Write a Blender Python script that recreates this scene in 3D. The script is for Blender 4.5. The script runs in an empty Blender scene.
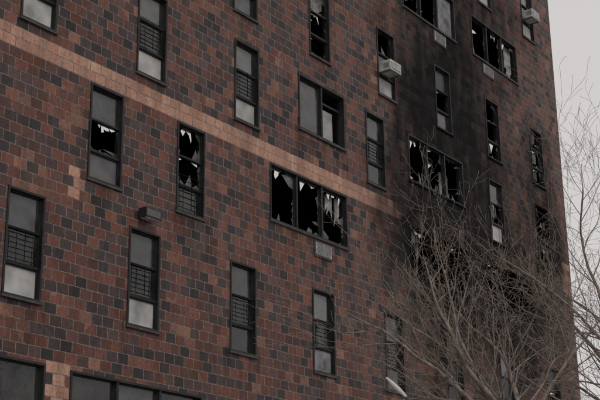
import bpy, math, random
from mathutils import Vector, Matrix, noise
random.seed(7)
R=random.random
def RU(a,b): return a+(b-a)*random.random()
Z0=1.6   # eye height: facade heights below are measured from the eye level
scene=bpy.context.scene

# ---------------------------------------------------------------- helpers
class MB:
    def __init__(s,name,mats): s.n=name; s.v=[]; s.f=[]; s.m=[]; s.mats=mats; s.smooth=False
    def face(s,pts,m=0):
        i=len(s.v); s.v+= [tuple(p) for p in pts]; s.f.append(tuple(range(i,i+len(pts)))); s.m.append(m)
    def box(s,x0,x1,y0,y1,z0,z1,m=0):
        i=len(s.v)
        s.v+=[(x0,y0,z0),(x1,y0,z0),(x1,y1,z0),(x0,y1,z0),(x0,y0,z1),(x1,y0,z1),(x1,y1,z1),(x0,y1,z1)]
        for q in ((0,3,2,1),(4,5,6,7),(0,1,5,4),(1,2,6,5),(2,3,7,6),(3,0,4,7)):
            s.f.append(tuple(i+k for k in q)); s.m.append(m)
    def tube(s,pts,rads,n=5,m=0):
        rings=[]
        for k,p in enumerate(pts):
            a=pts[max(k-1,0)]; b=pts[min(k+1,len(pts)-1)]
            d=(Vector(b)-Vector(a)).normalized()
            u=d.orthogonal().normalized() if k==0 else (u-d*u.dot(d)).normalized()
            w=d.cross(u); i=len(s.v); rings.append(i)
            for j in range(n):
                t=2*math.pi*j/n; q=Vector(p)+(u*math.cos(t)+w*math.sin(t))*rads[k]; s.v.append(tuple(q))
        for k in range(len(rings)-1):
            for j in range(n):
                a=rings[k];b=rings[k+1]; s.f.append((a+j,a+(j+1)%n,b+(j+1)%n,b+j)); s.m.append(m)
        s.f.append(tuple(rings[-1]+j for j in range(n))); s.m.append(m)
    def make(s,parent=None,dz=Z0,smooth=False,bevel=0):
        me=bpy.data.meshes.new(s.n); me.from_pydata([(a,b,c+dz) for a,b,c in s.v],[],s.f)
        for m in s.mats: me.materials.append(m)
        me.polygons.foreach_set('material_index',s.m)
        if smooth: me.polygons.foreach_set('use_smooth',[True]*len(s.f))
        me.update(); o=bpy.data.objects.new(s.n,me); scene.collection.objects.link(o)
        if parent: o.parent=parent
        if bevel:
            b=o.modifiers.new('bevel','BEVEL'); b.width=bevel; b.segments=2
        return o
def empty(name):
    o=bpy.data.objects.new(name,None); scene.collection.objects.link(o); return o

class NT:
    def __init__(s,name):
        s.mat=bpy.data.materials.new(name); s.mat.use_nodes=True; s.t=s.mat.node_tree
        s.b=s.t.nodes['Principled BSDF']; s.out=s.t.nodes['Material Output']
    def n(s,typ,**k):
        o=s.t.nodes.new(typ)
        for a,b in k.items(): setattr(o,a,b)
        return o
    def set(s,sock,v):
        if isinstance(v,bpy.types.NodeSocket): s.t.links.new(v,sock)
        else: sock.default_value=v
    def m(s,op,a,b=None,c=None,clamp=False):
        o=s.n('ShaderNodeMath',operation=op,use_clamp=clamp); s.set(o.inputs[0],a)
        if b is not None: s.set(o.inputs[1],b)
        if c is not None: s.set(o.inputs[2],c)
        return o.outputs[0]
    def mix(s,f,a,b,bt='MIX'):
        o=s.n('ShaderNodeMix',data_type='RGBA',blend_type=bt); s.set(o.inputs[0],f); s.set(o.inputs[6],a); s.set(o.inputs[7],b); return o.outputs[2]
    def ramp(s,f,stops,interp='LINEAR'):
        o=s.n('ShaderNodeValToRGB'); o.color_ramp.interpolation=interp; e=o.color_ramp.elements
        while len(e)<len(stops): e.new(0.5)
        for k,(p,c) in enumerate(stops):
            e[k].position=p; e[k].color=(c[0],c[1],c[2],1) if not isinstance(c,(int,float)) else (c,c,c,1)
        s.set(o.inputs[0],f); return o.outputs[0]
    def noise(s,vec,scale,detail=3,rough=.5):
        o=s.n('ShaderNodeTexNoise'); s.set(o.inputs['Vector'],vec); o.inputs['Scale'].default_value=scale
        o.inputs['Detail'].default_value=detail; o.inputs['Roughness'].default_value=rough; return o.outputs[0]
    def P(s,k,v): s.set(s.b.inputs[k],v)
def c4(r,g,b): return (r,g,b,1)

def simple(name,col,rough=.6,var=.25,scale=6,metal=0,spec=None,bump=0):
    t=NT(name); g=t.n('ShaderNodeNewGeometry').outputs['Position']
    nz=t.noise(g,scale,2,.6)
    f=t.ramp(nz,[(.3,1-var),(.7,1+var)])
    t.P('Base Color',t.mix(1.0,c4(*col),f,'MULTIPLY')); t.P('Roughness',rough); t.P('Metallic',metal)
    if spec is not None: t.P('Specular IOR Level',spec)
    if bump:
        b=t.n('ShaderNodeBump'); b.inputs['Strength'].default_value=bump; b.inputs['Distance'].default_value=.02
        t.set(b.inputs['Height'],nz); t.P('Normal',b.outputs[0])
    return t.mat

# ---------------------------------------------------------------- soot field (real fire staining on the masonry)
SOOT=[(30.2,10.95,2.6,1.35,1.0),(30.2,9.3,2.5,1.7,1.0),(29.3,13.9,1.5,2.0,.88),(31.2,15.2,1.9,2.8,.82),(31.9,13.0,1.5,2.2,.85),
      (34.4,9.7,2.5,1.5,1.0),(33.6,11.3,1.8,1.6,.8),(37.3,11.2,1.4,2.3,.85),(30.4,7.4,1.8,1.3,.55),(34.5,7.9,2.6,1.3,.7),
      (37.0,14.4,1.2,2.0,.45),(31.2,18.4,2.0,2.0,.68),(34.4,19.5,2.2,1.3,.6),(34.2,13.8,1.3,1.6,.42),
      (34.0,16.3,1.1,1.0,.42),(27.6,16.4,.9,.8,.3),(24.4,16.4,.9,.6,.25),(32.3,20.8,1.9,1.6,.4)]
def soot_at(x,z):
    p=Vector((x*.75,z*.45,3.1)); q=Vector((x*.75+31,z*.45,7.7))
    fx=noise.fractal(p,.9,2.0,4)*.8; fz=noise.fractal(q,.9,2.0,4)*1.0
    ux=x+fx; vz=z+fz; inv=1.0
    for cx,cz,rx,rz,s in SOOT:
        d=((ux-cx)/rx)**2+((vz-cz)/rz)**2
        if d<9: inv*=1-s*math.exp(-.8*d*d**.25)
    v=(1-inv)*(1.0+.42*noise.fractal(Vector((x*3.0,z*.45,9)),.8,2.,3))
    return max(0,min(1,v*1.08))
def brick_material():
    t=NT('glazed_brick'); pos=t.n('ShaderNodeNewGeometry').outputs['Position']
    sp=t.n('ShaderNodeSeparateXYZ'); t.set(sp.inputs[0],pos)
    u=t.m('ADD',sp.outputs[0],sp.outputs[1]); v=t.m('SUBTRACT',sp.outputs[2],Z0)
    BW,BH,MO=.30,.215,.0078
    # slightly wandering courses
    wv=t.noise(pos,1.1,1,.5)
    v=t.m('ADD',v,t.m('MULTIPLY',t.m('SUBTRACT',wv,.5),.022))
    rv=t.m('DIVIDE',t.m('SUBTRACT',v,10.40),BH); row=t.m('FLOOR',rv); fv=t.m('SUBTRACT',rv,row)
    wr=t.n('ShaderNodeTexWhiteNoise',noise_dimensions='1D'); t.set(wr.inputs['W'],row)
    ru=t.m('ADD',t.m('ADD',t.m('DIVIDE',u,BW),t.m('MULTIPLY',row,.5)),t.m('MULTIPLY',wr.outputs[0],.12)); col=t.m('FLOOR',ru); fu=t.m('SUBTRACT',ru,col)
    cb=t.n('ShaderNodeCombineXYZ'); t.set(cb.inputs[0],col); t.set(cb.inputs[1],row)
    wn=t.n('ShaderNodeTexWhiteNoise',noise_dimensions='2D'); t.set(wn.inputs[0],cb.outputs[0])
    ws=t.n('ShaderNodeSeparateColor'); t.set(ws.inputs[0],wn.outputs['Color'])
    r1,r2,r3=ws.outputs
    sel=t.m('ADD',r1,t.m('MULTIPLY',t.m('SUBTRACT',wv,.5),.5),clamp=True)
    base=t.ramp(sel,[(0,(.038,.029,.030)),(.14,(.058,.040,.040)),(.29,(.082,.048,.043)),(.46,(.112,.050,.039)),
                     (.66,(.142,.055,.039)),(.85,(.168,.066,.046)),(.965,(.22,.105,.072))],'CONSTANT')
    val=t.m('ADD',.76,t.m('MULTIPLY',r2,.48))
    cl=t.n('ShaderNodeCombineColor'); [t.set(cl.inputs[k],val) for k in range(3)]
    base=t.mix(1.0,base,cl.outputs[0],'MULTIPLY')
    band=t.m('MULTIPLY',t.m('GREATER_THAN',row,-.5),t.m('LESS_THAN',row,1.5))
    uc=t.m('MULTIPLY',t.m('SUBTRACT',t.m('ADD',col,.5),t.m('MULTIPLY',row,.5)),BW)
    vc=t.m('ADD',10.40,t.m('MULTIPLY',t.m('ADD',row,.5),BH))
    for x0,x1,z0,z1 in ((16.0,16.34,7.75,8.5),(13.2,14.2,7.6,8.1),(15.62,16.1,2.4,4.6),(38.55,38.9,10.9,11.5)):
        a=t.m('MULTIPLY',t.m('GREATER_THAN',uc,x0),t.m('LESS_THAN',uc,x1))
        b=t.m('MULTIPLY',t.m('GREATER_THAN',vc,z0),t.m('LESS_THAN',vc,z1))
        band=t.m('MAXIMUM',band,t.m('MULTIPLY',a,b))
    pale=t.ramp(r3,[(0,(.36,.185,.13)),(.35,(.44,.24,.17)),(.7,(.50,.29,.21)),(1,(.40,.21,.155))])
    base=t.mix(band,base,pale)
    fine=t.noise(pos,15,3,.7)
    base=t.mix(1.0,base,t.ramp(fine,[(.28,.6),(.5,1.0),(.75,1.33)]),'MULTIPLY')
    mp=t.n('ShaderNodeMapping'); t.set(mp.inputs[0],pos); mp.inputs['Scale'].default_value=(2.6,2.6,.3)
    st=t.noise(mp.outputs[0],1,3,.65)
    base=t.mix(1.0,base,t.ramp(st,[(.3,.66),(.62,1.12)]),'MULTIPLY')
    # mortar
    du=t.m('MULTIPLY',t.m('MINIMUM',fu,t.m('SUBTRACT',1,fu)),BW); dv=t.m('MULTIPLY',t.m('MINIMUM',fv,t.m('SUBTRACT',1,fv)),BH)
    dd=t.m('MINIMUM',du,dv)
    mm=t.n('ShaderNodeMapRange'); mm.inputs[1].default_value=MO*.6; mm.inputs[2].default_value=MO*1.4; mm.inputs[3].default_value=1; mm.inputs[4].default_value=0
    t.set(mm.inputs[0],dd)
    mort=t.ramp(fine,[(.3,(.07,.06,.056)),(.5,(.19,.162,.148)),(.72,(.31,.27,.25))])
    base=t.mix(mm.outputs[0],base,mort)
    # soot : film that darkens first, then hides the brick
    at=t.n('ShaderNodeAttribute'); at.attribute_name='soot'
    soot=t.m('MULTIPLY',at.outputs['Fac'],t.m('ADD',.86,t.m('MULTIPLY',r3,.2)),clamp=True)
    dk=t.m('SUBTRACT',1,t.m('MULTIPLY',soot,.78))
    cd=t.n('ShaderNodeCombineColor'); [t.set(cd.inputs[k],dk) for k in range(3)]
    base=t.mix(1.0,base,cd.outputs[0],'MULTIPLY')
    sc=t.ramp(fine,[(.3,(.0055,.0055,.0055)),(.7,(.018,.0172,.017))])
    base=t.mix(t.ramp(soot,[(.15,0),(.95,1)]),base,sc)
    t.P('Base Color',base)
    t.P('Roughness',t.m('ADD',.48,t.m('ADD',t.m('MULTIPLY',r3,.2),t.m('MULTIPLY',soot,.3))))
    t.P('Specular IOR Level',t.m('SUBTRACT',.3,t.m('MULTIPLY',soot,.22)))
    h=t.m('SUBTRACT',t.m('MULTIPLY',r1,.35),mm.outputs[0])
    b=t.n('ShaderNodeBump'); b.inputs['Strength'].default_value=.6; b.inputs['Distance'].default_value=.008
    t.set(b.inputs['Height'],h); t.P('Normal',b.outputs[0])
    return t.mat

BRICK=brick_material()
FRAME=simple('dark_window_metal',(.020,.020,.021),.55,.4,5,spec=.3)
CHAR=simple('charred_metal',(.012,.011,.011),.9,.5,7,spec=.08)
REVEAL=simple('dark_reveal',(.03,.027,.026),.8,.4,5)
SILL=simple('sill_stone',(.06,.056,.056),.8,.4,4)
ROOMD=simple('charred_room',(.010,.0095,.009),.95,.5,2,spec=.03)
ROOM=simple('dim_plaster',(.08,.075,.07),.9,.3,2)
BLIND=simple('window_blind',(.50,.50,.50),.8,.35,1.6)
BLINDD=simple('mottled_blind',(.20,.20,.205),.85,.6,2.2)  # darker grey blind with strong random mottling
PANEL=simple('frosted_panel',(.40,.39,.38),.55,.4,1.8)
PANELD=simple('grey_panel',(.11,.108,.11),.6,.4,1.8)
LIGHTW=simple('torn_lining',(.36,.35,.34),.85,.55,3.5)
WHITE=simple('aged_white_enamel',(.46,.46,.44),.5,.35,6)
GRILL=simple('grille_dark',(.10,.10,.10),.6,.2,8)
def glassmat(name,col,rough,alpha,k=1.1):
    t=NT(name); g=t.n('ShaderNodeNewGeometry').outputs['Position']
    tr=t.n('ShaderNodeBsdfTransparent'); tr.inputs[0].default_value=(.8,.82,.82,1)
    gl=t.n('ShaderNodeBsdfGlossy'); gl.inputs['Roughness'].default_value=rough
    di=t.n('ShaderNodeBsdfDiffuse'); di.inputs[0].default_value=c4(*col)
    fr=t.n('ShaderNodeFresnel'); fr.inputs[0].default_value=1.52
    nz=t.noise(g,2.0,3,.65)
    b=t.n('ShaderNodeBump'); b.inputs['Strength'].default_value=.2; b.inputs['Distance'].default_value=.06
    t.set(b.inputs['Height'],nz); t.set(gl.inputs['Normal'],b.outputs[0])
    m1=t.n('ShaderNodeMixShader'); t.set(m1.inputs[0],t.m('MULTIPLY',t.ramp(nz,[(.35,.2),(.7,1.0)]),alpha)); t.set(m1.inputs[1],tr.outputs[0]); t.set(m1.inputs[2],di.outputs[0])
    m2=t.n('ShaderNodeMixShader'); t.set(m2.inputs[0],t.m('MULTIPLY',fr.outputs[0],k)); t.set(m2.inputs[1],m1.outputs[0]); t.set(m2.inputs[2],gl.outputs[0])
    t.t.links.new(m2.outputs[0],t.out.inputs[0]); return t.mat
GLASS=glassmat('window_glass',(.18,.18,.18),.03,.25,1.4)  # grey blotches mixed into the pane stand in for uneven reflections
SHARD=glassmat('broken_glass',(.26,.255,.25),.15,.65)
SOOTGL=glassmat('sooted_glass',(.05,.05,.05),.25,.85,.8)

# ---------------------------------------------------------------- windows
def nar(x,zt,p,w=.92,h=2.04,**k): return dict(x0=x,x1=x+w,z1=zt,z0=zt-h,p=p,wide=False,**k)
def wid(x0,x1,z0,z1,p,**k): return dict(x0=x0,x1=x1,z0=z0,z1=z1,p=p,wide=True,**k)
W=[]
T=[7.65,10.37,13.10,15.87,18.55,21.30,24.03,26.76]
for x,p,k in ((14.42,'qGP',dict()),(17.6,'qGP',{}),(20.8,'qGg',{}),(23.9,'bGp',{}),(27.1,'qGq',{}),(30.25,'qGg',dict(burnt=1)),(33.42,'qgg',dict(burnt=1)),(36.6,'gXg',dict(burnt=1)),(11.2,'bGP',{}),(8.0,'bgP',{}),(4.8,'bGP',{})):
    W.append(nar(x,T[0],p,**k))
W+= [nar(16.37,T[1],'qyD',w=.95),nar(18.98,T[1],'xxG'),wid(22.25,25.48,8.95,T[1],'xxL',slv=24.0),
     wid(28.55,31.8,8.97,T[1],'XNX',burnt=2,slv=30.4),wid(32.88,36.03,8.95,T[1],'XXX',burnt=2,slv=34.0),
     nar(12.4,T[1],'bGP'),nar(9.3,T[1],'bgP'),wid(4.0,7.2,8.95,T[1],'ggg')]
W+= [nar(14.45,T[2],'bGP'),nar(17.65,T[2],'bGP'),nar(20.92,T[2],'bGP'),wid(23.44,25.47,11.62,T[2],'rO',),
     nar(26.48,T[2],'qGg'),wid(28.65,31.78,11.7,T[2],'xNY',burnt=1),nar(33.42,T[2],'qXP',burnt=1),nar(36.66,T[2],'XXX',burnt=2),
     nar(11.2,T[2],'bGP'),nar(8.0,T[2],'qGP')]
W+= [nar(20.86,T[3],'bGq'),nar(23.95,T[3],'LyX'),nar(27.18,T[3],'ygP'),nar(30.35,T[3],'qXq',burnt=1),nar(33.5,T[3],'xXX',burnt=1),
     nar(36.66,T[3],'XXX',burnt=1),nar(17.6,T[3],'bGP'),nar(14.45,T[3],'bGP'),nar(11.2,T[3],'bGP')]
W+= [wid(28.67,31.8,17.12,T[4],'Lxp',slv=30.4),wid(32.88,36.05,17.15,T[4],'xxL',slv=33.5),wid(22.25,25.48,17.15,T[4],'grg'),nar(18.98,T[4],'bGP'),nar(16.37,T[4],'bGP'),nar(12.4,T[4],'bGP')]
W+= [nar(33.5,T[5],'bGP'),nar(36.7,T[5],'bgP'),nar(26.48,T[5],'bGP'),wid(28.65,31.78,19.9,T[5],'ggg'),wid(23.44,25.47,19.9,T[5],'rg'),nar(20.92,T[5],'bGP'),nar(17.65,T[5],'bGP'),nar(14.45,T[5],'bGP')]
for x in (14.42,17.6,20.8,23.9,27.1,30.25,33.42,36.6): W.append(nar(x,T[6],'bGP'))
for x in (16.37,18.98): W.append(nar(x,T[7],'bGP'))
for a,b in ((22.25,25.48),(28.55,31.8),(32.88,36.03)): W.append(wid(a,b,25.35,T[7],'grg'))
W+= [wid(12.4,15.55,2.7,4.52,'rg'),wid(16.17,19.9,2.7,4.50,'grg'),wid(20.9,24.4,2.5,4.35,'ggg'),wid(26.2,29.6,2.5,4.35,'ggg'),wid(31.2,34.6,2.5,4.35,'ggg'),wid(7.5,11.0,2.7,4.5,'ggg')]

bld=empty('brick_apartment_building')
XL,XR,ZB,ZT,TH,BD=0.0,39.07,-1.6,29.5,.22,16.0
wall=MB('brick_walls',[BRICK,REVEAL])
def cuts(lo,hi,extra,step):
    s=sorted({lo,hi}|{round(e,3) for e in extra}); out=[]
    for a,b in zip(s[:-1],s[1:]):
        n=max(1,int(math.ceil((b-a)/step))); out+=[a+(b-a)*k/n for k in range(n)]
    return out+[hi]
xs=cuts(XL,XR,[w[k] for w in W for k in('x0','x1')],.13); zs=cuts(ZB,ZT,[w[k] for w in W for k in('z0','z1')],.2)
ids={}
def vid(i,j):
    if (i,j) not in ids: ids[(i,j)]=len(wall.v); wall.v.append((xs[i],0,zs[j]))
    return ids[(i,j)]
for i in range(len(xs)-1):
    for j in range(len(zs)-1):
        cx=(xs[i]+xs[i+1])/2; cz=(zs[j]+zs[j+1])/2
        if any(w['x0']<cx<w['x1'] and w['z0']<cz<w['z1'] for w in W): continue
        wall.f.append((vid(i,j),vid(i+1,j),vid(i+1,j+1),vid(i,j+1))); wall.m.append(0)
nfront=len(wall.v)
wall.face([(XR,0,ZB),(XR,BD,ZB),(XR,BD,ZT),(XR,0,ZT)]); wall.face([(XL,BD,ZB),(XL,0,ZB),(XL,0,ZT),(XL,BD,ZT)])
wall.face([(XR,BD,ZB),(XL,BD,ZB),(XL,BD,ZT),(XR,BD,ZT)])
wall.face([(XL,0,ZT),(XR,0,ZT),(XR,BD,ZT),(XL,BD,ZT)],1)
for w in W:
    a,b,c,d=w['x0'],w['x1'],w['z0'],w['z1']
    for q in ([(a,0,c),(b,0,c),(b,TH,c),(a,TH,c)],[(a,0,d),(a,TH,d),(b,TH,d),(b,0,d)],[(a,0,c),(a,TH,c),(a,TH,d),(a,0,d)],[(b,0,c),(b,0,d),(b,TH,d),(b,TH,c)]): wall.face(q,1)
wo=wall.make(bld)
def sill_drip(x,z):
    v=0
    for w in W:
        if w['x0']-.15<x<w['x1']+.15 and w['z0']-1.3<z<w['z0']+.02:
            k=1-(w['z0']-z)/1.3
            v=max(v,.34*k*max(0,.5+1.1*noise.fractal(Vector((x*4.5,z*.5,w['z0'])),.8,2,3)))
    return v
vals=[]
for k,v in enumerate(wall.v):
    if k>=nfront: vals.append(0.); continue
    s=soot_at(v[0],v[2]) if v[0]>17 else 0
    vals.append(min(1,max(s,sill_drip(v[0],v[2]))))
at=wo.data.attributes.new('soot','FLOAT','POINT'); at.data.foreach_set('value',vals)

fr=MB('window_frames',[FRAME,SILL,CHAR]); gl=MB('window_panes',[GLASS,SOOTGL]); bl=MB('blinds_and_panels',[BLIND,BLINDD,PANEL,PANELD,LIGHTW])
gd=MB('window_guards',[CHAR]); rm=MB('rooms',[ROOM,ROOMD]); sh=MB('broken_glass_shards',[SHARD,SOOTGL]); sv=MB('vent_sleeves',[WHITE,GRILL,SILL,CHAR])
db=MB('charred_debris',[CHAR])

def shards(x0,x1,z0,z1,y,dens=1.0,m=0):
    w=x1-x0;h=z1-z0
    for side in range(4):
        L=w if side<2 else h; D=h if side<2 else w
        t=0
        while t<L:
            st=RU(.05,.3); t1=min(L,t+st)
            if R()<.6*dens:
                big=R()<.32
                dep=RU(.02,.10)*(1 if not big else RU(2,5.)); dep=min(dep,D*.6)
                pts=[(t,0),(t1,0)]
                n=random.choice((1,2,3))
                tips=sorted([RU(max(0.01,t-.05),min(L-.01,t1+.05)) for _ in range(n)],reverse=True)
                for k2,tp in enumerate(tips): pts.append((tp,dep*(1 if k2==n//2 else RU(.3,.8))))
                yy=y+RU(-.004,.004)
                def mp(p):
                    a,b=p
                    return {0:(x0+a,yy,z0+b),1:(x0+a,yy,z1-b),2:(x0+b,yy,z0+a),3:(x1-b,yy,z0+a)}[side]
                sh.face([mp(p) for p in pts],m)
            t=t1
def torn(x0,x1,z0,z1,y,m=4):
    n=12; v=RU(.1,.4); bot=[]
    for _ in range(n+1):
        v=min(.75,max(0,v+RU(-.25,.25))); bot.append(z0+(z1-z0)*v)
    for i in range(n):
        if R()<.08: continue
        a=x0+(x1-x0)*i/n; b=x0+(x1-x0)*(i+1)/n
        ya=y+(.04 if i%2 else -.03); yb=y+(-.03 if i%2 else .04)
        bl.face([(a,ya,bot[i]),(b,yb,bot[i+1]),(b,yb,z1),(a,ya,z1)],m)
def pane(c,x0,x1,z0,z1,burnt):
    y=.09; F=.022; fm=2 if burnt==2 else 0
    if not(burnt==2 and R()<.4):
        fr.box(x0,x0+F,.06,.115,z0,z1,fm); fr.box(x1-F,x1,.06,.115,z0,z1,fm); fr.box(x0+F,x1-F,.06,.115,z0,z0+F,fm); fr.box(x0+F,x1-F,.06,.115,z1-F,z1,fm)
    x0+=F;x1-=F;z0+=F;z1-=F
    q=[(x0,y,z0),(x1,y,z0),(x1,y,z1),(x0,y,z1)]
    if c in 'gbqGr': gl.face(q,1 if burnt and R()<.5 else 0)
    def back(yy,m,f0=0.,f1=1.,h0=0.,h1=1.):
        a=x0+(x1-x0)*h0;b=x0+(x1-x0)*h1
        bl.face([(a,yy,z0+(z1-z0)*f0),(b,yy,z0+(z1-z0)*f0),(b,yy,z0+(z1-z0)*f1),(a,yy,z0+(z1-z0)*f1)],m)
    if c=='b': back(.17,0,RU(0,.4))
    if c=='q':
        if R()<.5: back(.17,1,RU(0,.35))
        else:      # pleated curtain, partly drawn
            n=14; g0=RU(0,.3)
            for i in range(n):
                a=x0+(x1-x0)*(g0+(1-g0)*i/n); b=x0+(x1-x0)*(g0+(1-g0)*(i+1)/n); ya=.15+.035*(i%2); yb=.15+.035*((i+1)%2)
                bl.face([(a,ya,z0),(b,yb,z0),(b,yb,z1),(a,ya,z1)],1)
    if c=='r': back(.19,1)
    if c=='P': back(y,2)
    if c=='p': back(y,1)
    if c=='D': back(y,3)
    if c=='O':  # open pane: pale panel inside, coloured to look like a lit room wall
        back(.34,0,0,.74,.32,1.0); back(.26,1,.0,1,.0,.10); fr.box(x0+(x1-x0)*.1,x1,.10,.13,z0+(z1-z0)*.72,z0+(z1-z0)*.76)
    if c=='x': shards(x0,x1,z0,z1,y,.95)
    if c=='y': shards(x0,x1,z0,z1,y,.5)
    if c=='X': shards(x0,x1,z0,z1,y,.75,1 if R()<.5 else 0)
    if c=='N': shards(x0,x1,z0,z1,y,.3,1)
    if c=='Y': shards(x0,x1,z0,z1,y,.5,0); back(.5,1,.1,.8,.45,1)
    if c=='X' and R()<.35:
        a=RU(x0,(x0+x1)/2); torn(a,min(x1,a+RU(.15,.4)),z0+(z1-z0)*.3,z1,.16,1)
    if c=='L':
        shards(x0,x1,z0,z1,y,.9); torn(x0+(x1-x0)*RU(.3,.5),x1,z0,z1,.22)
def guard(x0,x1,z0,z1):
    n=7
    for k in range(n):
        z=z0+(z1-z0)*k/(n-1); gd.box(x0+.03,x1-.03,-.045,-.035,z-.0055,z+.0055)
    for x in (x0+.02,(x0+x1)/2-.005,x1-.03): gd.box(x,x+.010,-.034,-.022,z0-.02,z1+.02)
def debris(a,b,c,d):
    # buckled bars, burnt lumps on the sill, hanging strips
    for k in range(random.randint(3,6)):
        x=RU(a+.1,b-.1); p=Vector((x,RU(.0,.15),d-.06 if R()<.5 else RU(c,d)))
        dr=Vector((RU(-.6,.6),RU(-.5,.15),-1)); pts=[p.copy()]
        for j in range(5):
            dr=(dr+Vector((RU(-.5,.5),RU(-.3,.3),RU(-.2,.2)))).normalized(); p=p+dr*RU(.08,.22)
            if p.z<c+.03: break
            p.x=min(max(p.x,a+.05),b-.05); pts.append(p.copy())
        if len(pts)>1: db.tube(pts,[RU(.008,.018)]*len(pts),4)
    n=int((b-a)/.12)
    for k in range(n):
        if R()<.75:
            x=a+(b-a)*(k+.5)/n; s=RU(.03,.10)
            P=[Vector((x+RU(-1,1)*s,.05+RU(-1,1)*s*.7,c+.03+s*.6+RU(-1,1)*s*.6)) for _ in range(6)]
            for q in ((0,1,2),(0,2,3),(0,3,4),(1,2,5),(2,3,5),(3,4,5),(0,1,4),(1,4,5)): db.face([P[i] for i in q])
for w in W:
    a,b,c,d=w['x0'],w['x1'],w['z0'],w['z1']; bt=w.get('burnt',0); fm=2 if bt==2 else 0
    O=.045
    e=.002
    fr.box(a+e,a+O,-.022,.13,c+e,d-e,fm); fr.box(b-O,b-e,-.022,.13,c+e,d-e,fm); fr.box(a+O,b-O,-.022,.13,d-O,d-e,fm); fr.box(a+O,b-O,-.022,.13,c+e,c+O,fm)
    fr.box(a-.02,b+.02,-.05,-.002,c-.045,c-.002,1 if not bt else 2)
    xa,xb,za,zb=a+O,b-O,c+O,d-O
    if not w['wide']:
        H=zb-za; z1=za+H*.30; z2=za+H*.645
        fr.box(xa,xb,.03,.12,z1-.025,z1+.025,fm)
        pane(w['p'][0],xa,xb,z2-.01,zb,bt); pane(w['p'][1],xa,xb,z1+.025,z2-.012,bt); pane(w['p'][2],xa,xb,za,z1-.025,bt)
        fr.box(xa,xb,.035,.06,z2-.025,z2+.012,fm)
        if 'G' in w['p'][1:]:
            if w['p'][1]=='G': guard(xa,xb,z1+.06,z2-.04)
            if w['p'][2]=='G': guard(xa,xb,za+.05,z1+.2)
    else:
        n=len(w['p'])
        for k in range(n):
            x0=xa+(xb-xa)*k/n; x1=xa+(xb-xa)*(k+1)/n
            if k: fr.box(x0-.03,x0+.03,.0,.12,za,zb,fm)
            pane(w['p'][k],x0+(.03 if k else 0),x1-(.03 if k<n-1 else 0),za,zb,bt)
    if bt==2: debris(xa,xb,za,zb)
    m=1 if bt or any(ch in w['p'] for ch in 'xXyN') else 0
    y0=TH+.005; y1=3.2; ra,rb,rc,rd=a-.35,b+.35,max(c-.5,d-2.3),d+.15
    if w['wide']: rc=c-.7
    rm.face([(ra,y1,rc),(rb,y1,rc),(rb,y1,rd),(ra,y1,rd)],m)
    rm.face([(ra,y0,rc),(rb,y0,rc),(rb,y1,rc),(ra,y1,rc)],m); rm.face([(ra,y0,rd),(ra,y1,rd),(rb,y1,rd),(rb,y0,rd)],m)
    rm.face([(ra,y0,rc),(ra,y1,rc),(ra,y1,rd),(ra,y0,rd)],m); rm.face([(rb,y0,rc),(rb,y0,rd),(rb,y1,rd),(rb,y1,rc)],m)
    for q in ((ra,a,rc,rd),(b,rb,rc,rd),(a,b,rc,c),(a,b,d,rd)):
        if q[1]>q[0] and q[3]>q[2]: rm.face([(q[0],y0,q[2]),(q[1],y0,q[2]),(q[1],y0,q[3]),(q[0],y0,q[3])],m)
    if 'slv' in w:
        s=w['slv']; z1=c-.09; z0=z1-.40
        sv.box(s,s+.74,-.03,-.003,z0,z1,3 if bt else 2); sv.box(s+.05,s+.69,-.045,-.03,z0+.05,z1-.05,3 if bt else 0)
        for k in range(9):
            z=z0+.07+k*(z1-z0-.14)/8.; sv.box(s+.08,s+.66,-.052,-.045,z-.007,z+.007,3 if bt else 1)
for o in (fr,gl,bl,gd,rm,sh,sv,db): o.make(bld)
cp=MB('parapet_coping',[SILL]); cp.box(XL-.06,XR+.06,-.07,.35,ZT+.003,ZT+.15); cp.make(bld)

# ---------------------------------------------------------------- window air conditioners
def aircon(x,z,w=.56,h=.31,name='window_air_conditioner'):
    m=MB(name,[WHITE,GRILL]); dp=.36
    m.box(x,x+w,-dp,.05,z,z+h,0)
    o=m.make(None,bevel=.012)
    g=MB('louvres',[GRILL,WHITE])
    g.box(x+.05,x+w-.05,-dp-.003,-dp-.001,z+.05,z+h-.05,0)
    for k in range(8):
        zz=z+.07+k*(h-.14)/7; g.box(x+.05,x+w-.05,-dp-.012,-dp-.004,zz-.008,zz+.008,1)
    for k in range(6):
        yy=-dp+.06+k*.035; g.box(x-.004,x-.001,yy,yy+.016,z+.08,z+h-.08,0)
    g.box(x+.03,x+.05,-.34,-.0,z-.035,z-.002,0); g.box(x+w-.05,x+w-.03,-.34,0,z-.035,z-.002,0)
    q=g.make(o)
    return o
aircon(27.30,14.50); aircon(36.86,19.95)
fl=MB('wall_floodlight',[FRAME,GRILL,WHITE])
fl.box(17.80,18.26,-.26,-.05,7.86,8.06,0); fl.box(17.96,18.10,-.05,.0,7.90,8.03,0); fl.box(17.83,18.23,-.264,-.261,7.885,8.035,1); fl.box(17.83,18.23,-.24,-.07,7.845,7.858,2)
fl.make(None,bevel=.01)

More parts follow.
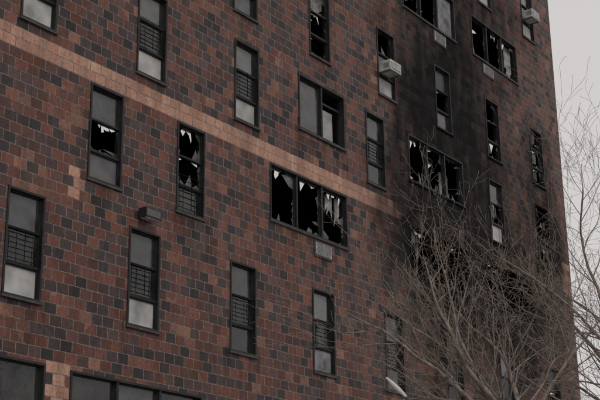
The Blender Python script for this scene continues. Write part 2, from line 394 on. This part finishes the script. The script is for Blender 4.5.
# ---------------------------------------------------------------- trees
BARK=simple('grey_bark',(.215,.178,.15),.85,.5,9)
LV=Vector((-.59,.807,0)); UV=Vector((0,0,1)); DV=Vector((.767,.557,0))  # along the kerb diagonal and across it
def tree(name,base,limbs,seed,maxlev=3,trunk_top=None,tr=.12,dens=.5):
    random.seed(seed); t=MB(name,[BARK])
    def br(p,d,L,r,lev):
        n=max(5,int(L/.13)) if lev<3 else 6
        pts=[p.copy()]; rads=[r]; d=d.normalized(); q=p.copy()
        kink=.17+.04*lev
        for k in range(n):
            d=(d+Vector((RU(-1,1),RU(-1,1),RU(-.95,.95)))*kink*.8+UV*(.015 if lev<3 else .0)).normalized()
            q=q+d*(L/n); pts.append(q.copy()); rads.append(max(.0029,r*(1-.80*(k+1)/n)))
            if lev<maxlev and k>=1:
                if R()<(dens if lev>=1 else .5):
                    a=Vector((RU(-1,1),RU(-1,1),RU(-.7,1))); a=(a-d*a.dot(d)).normalized()
                    nd=(d*RU(.6,1.)+a*RU(.4,.95)+UV*.06)
                    br(q,nd,L*RU(.35,.68)*(1-.35*k/n),rads[-1]*RU(.35,.6),lev+1)
        t.tube(pts,rads,7 if lev==0 else (5 if lev<2 else 3))
    top=Vector(trunk_top); b=Vector(base)
    pts=[b+(top-b)*s+Vector((math.sin(s*5)*.06,math.cos(s*4)*.05,0)) for s in [i/8 for i in range(9)]]
    t.tube(pts,[tr*(1.35 if i==0 else 1-.05*i) for i in range(9)],9)
    for (s,l,u,dd,L,r) in limbs:
        p=pts[-1] if s>=1 else pts[int(s*8)]
        br(p,LV*l+UV*u+DV*dd,L,r,0)
    return t.make(None,dz=0,smooth=True)
tree('bare_tree',(17.5,-8.9,0),[(1,.75,1.0,.1,3.3,.05),(1,.15,1,.2,2.9,.044),(1,1.1,.6,-.2,3.8,.044),(1,-.6,.9,.1,2.5,.038),(.9,1.0,.3,.3,3.3,.038),(1,.9,.95,-.4,3.6,.04),(1,.5,.8,.3,3.0,.038)],31,trunk_top=(17.1,-8.6,4.15),dens=.52)
tree('bare_tree',(21.2,-9.6,0),[(1,.5,1,.1,4.0,.05),(1,.1,1,.3,4.6,.05),(1,.3,1,-.3,4.2,.045),(.9,1,.6,-.2,2.8,.04),(1,.8,.5,.3,2.6,.036),(.8,.9,.9,.4,2.6,.036)],23,trunk_top=(20.85,-9.15,4.7),tr=.14,dens=.55)

# ---------------------------------------------------------------- street lamp (only the head reaches the frame)
lp=MB('street_lamp',[SILL,WHITE])
bx,by=14.08,-8.88
lp.tube([Vector((bx,by,0)),Vector((bx,by,.4)),Vector((bx,by,.42)),Vector((bx,by,3.6)),Vector((bx-.06,by+.08,4.0)),Vector((bx-.2,by+.28,4.35))],[.11,.10,.065,.045,.035,.022],10,0)
p=Vector((bx-.2,by+.28,4.35)); d=Vector((-.42,.57,.72)).normalized()
lp.tube([p,p+d*.05,p+d*.15,p+d*.25,p+d*.34,p+d*.36],[.016,.024,.034,.028,.016,.006],12,1)
lp.make(None,dz=0,smooth=True)

# ---------------------------------------------------------------- ground
GR=simple('winter_ground',(.10,.09,.06),.95,.35,.8,bump=.4); ASPH=simple('asphalt',(.05,.05,.052),.85,.25,3,bump=.3)
CONC=simple('concrete_paving',(.28,.27,.26),.85,.2,1.5,bump=.2); PAINT=simple('road_paint',(.7,.7,.68),.6,.15,5)
g=MB('ground',[GR]); g.face([(-1500,-1500,-.13),(1500,-1500,-.13),(1500,1500,-.13),(-1500,1500,-.13)]); g.make(None,dz=0)
g=MB('pavement',[CONC]); g.box(-60,100,-14.5,-.01,-.12,0.0); g.make(None,dz=0)
g=MB('pavement',[CONC]); g.box(-60,100,-30,-26,-.12,0.0); g.make(None,dz=0)
g=MB('road',[ASPH]); g.face([(-300,-26,-.122),(300,-26,-.122),(300,-14.5,-.122),(-300,-14.5,-.122)]); g.make(None,dz=0)
g=MB('road_markings',[PAINT])
for k in range(-20,30): g.face([(k*6,-20.3,-.118),(k*6+3,-20.3,-.118),(k*6+3,-20.18,-.118),(k*6,-20.18,-.118)])
g.make(None,dz=0)

# ---------------------------------------------------------------- overcast sky and soft sun
w=bpy.data.worlds.new("World"); scene.world=w; w.use_nodes=True; nt=w.node_tree
bg=nt.nodes['Background']; sky=nt.nodes.new('ShaderNodeTexSky'); sky.sky_type='NISHITA'; sky.sun_disc=False
sky.sun_elevation=math.radians(38); sky.sun_rotation=math.radians(200); sky.dust_density=3
hs=nt.nodes.new('ShaderNodeHueSaturation'); hs.inputs['Saturation'].default_value=.06
nt.links.new(sky.outputs[0],hs.inputs['Color'])
mx=nt.nodes.new('ShaderNodeMix'); mx.data_type='RGBA'; mx.inputs[0].default_value=.82
nt.links.new(hs.outputs[0],mx.inputs[6])
mx.inputs[7].default_value=(7.0,6.72,6.62,1)
nt.links.new(mx.outputs[2],bg.inputs[0]); bg.inputs[1].default_value=.1
sun=bpy.data.lights.new('sun','SUN'); sun.energy=.6; sun.angle=math.radians(25); sun.color=(1,.96,.92)
so=bpy.data.objects.new('sun',sun); scene.collection.objects.link(so)
az=math.radians(200); el=math.radians(38)
sd=Vector((math.sin(az)*math.cos(el),math.cos(az)*math.cos(el),math.sin(el)))
so.rotation_euler=sd.to_track_quat('Z','Y').to_euler(); so.location=(0,-30,40)

# ---------------------------------------------------------------- camera
cd=bpy.data.cameras.new('camera'); cam=bpy.data.objects.new('camera',cd); scene.collection.objects.link(cam)
cd.sensor_width=36; cd.lens=1263/600*36; cd.clip_end=5000
Hx=Vector((0.5908752,-0.2501014,-0.7670175)); Yx=Vector((-0.8066722,-0.1974143,-0.5570526)); Ux=Vector((-0.0121006,0.9478802,-0.3183970))
M=Matrix(((Hx.x,Hx.y,Hx.z,0),(Yx.x,Yx.y,Yx.z,-17.035),(Ux.x,Ux.y,Ux.z,Z0),(0,0,0,1)))
cam.matrix_world=M; scene.camera=cam
scene.view_settings.view_transform='Standard'; scene.view_settings.look='None'; scene.view_settings.exposure=0
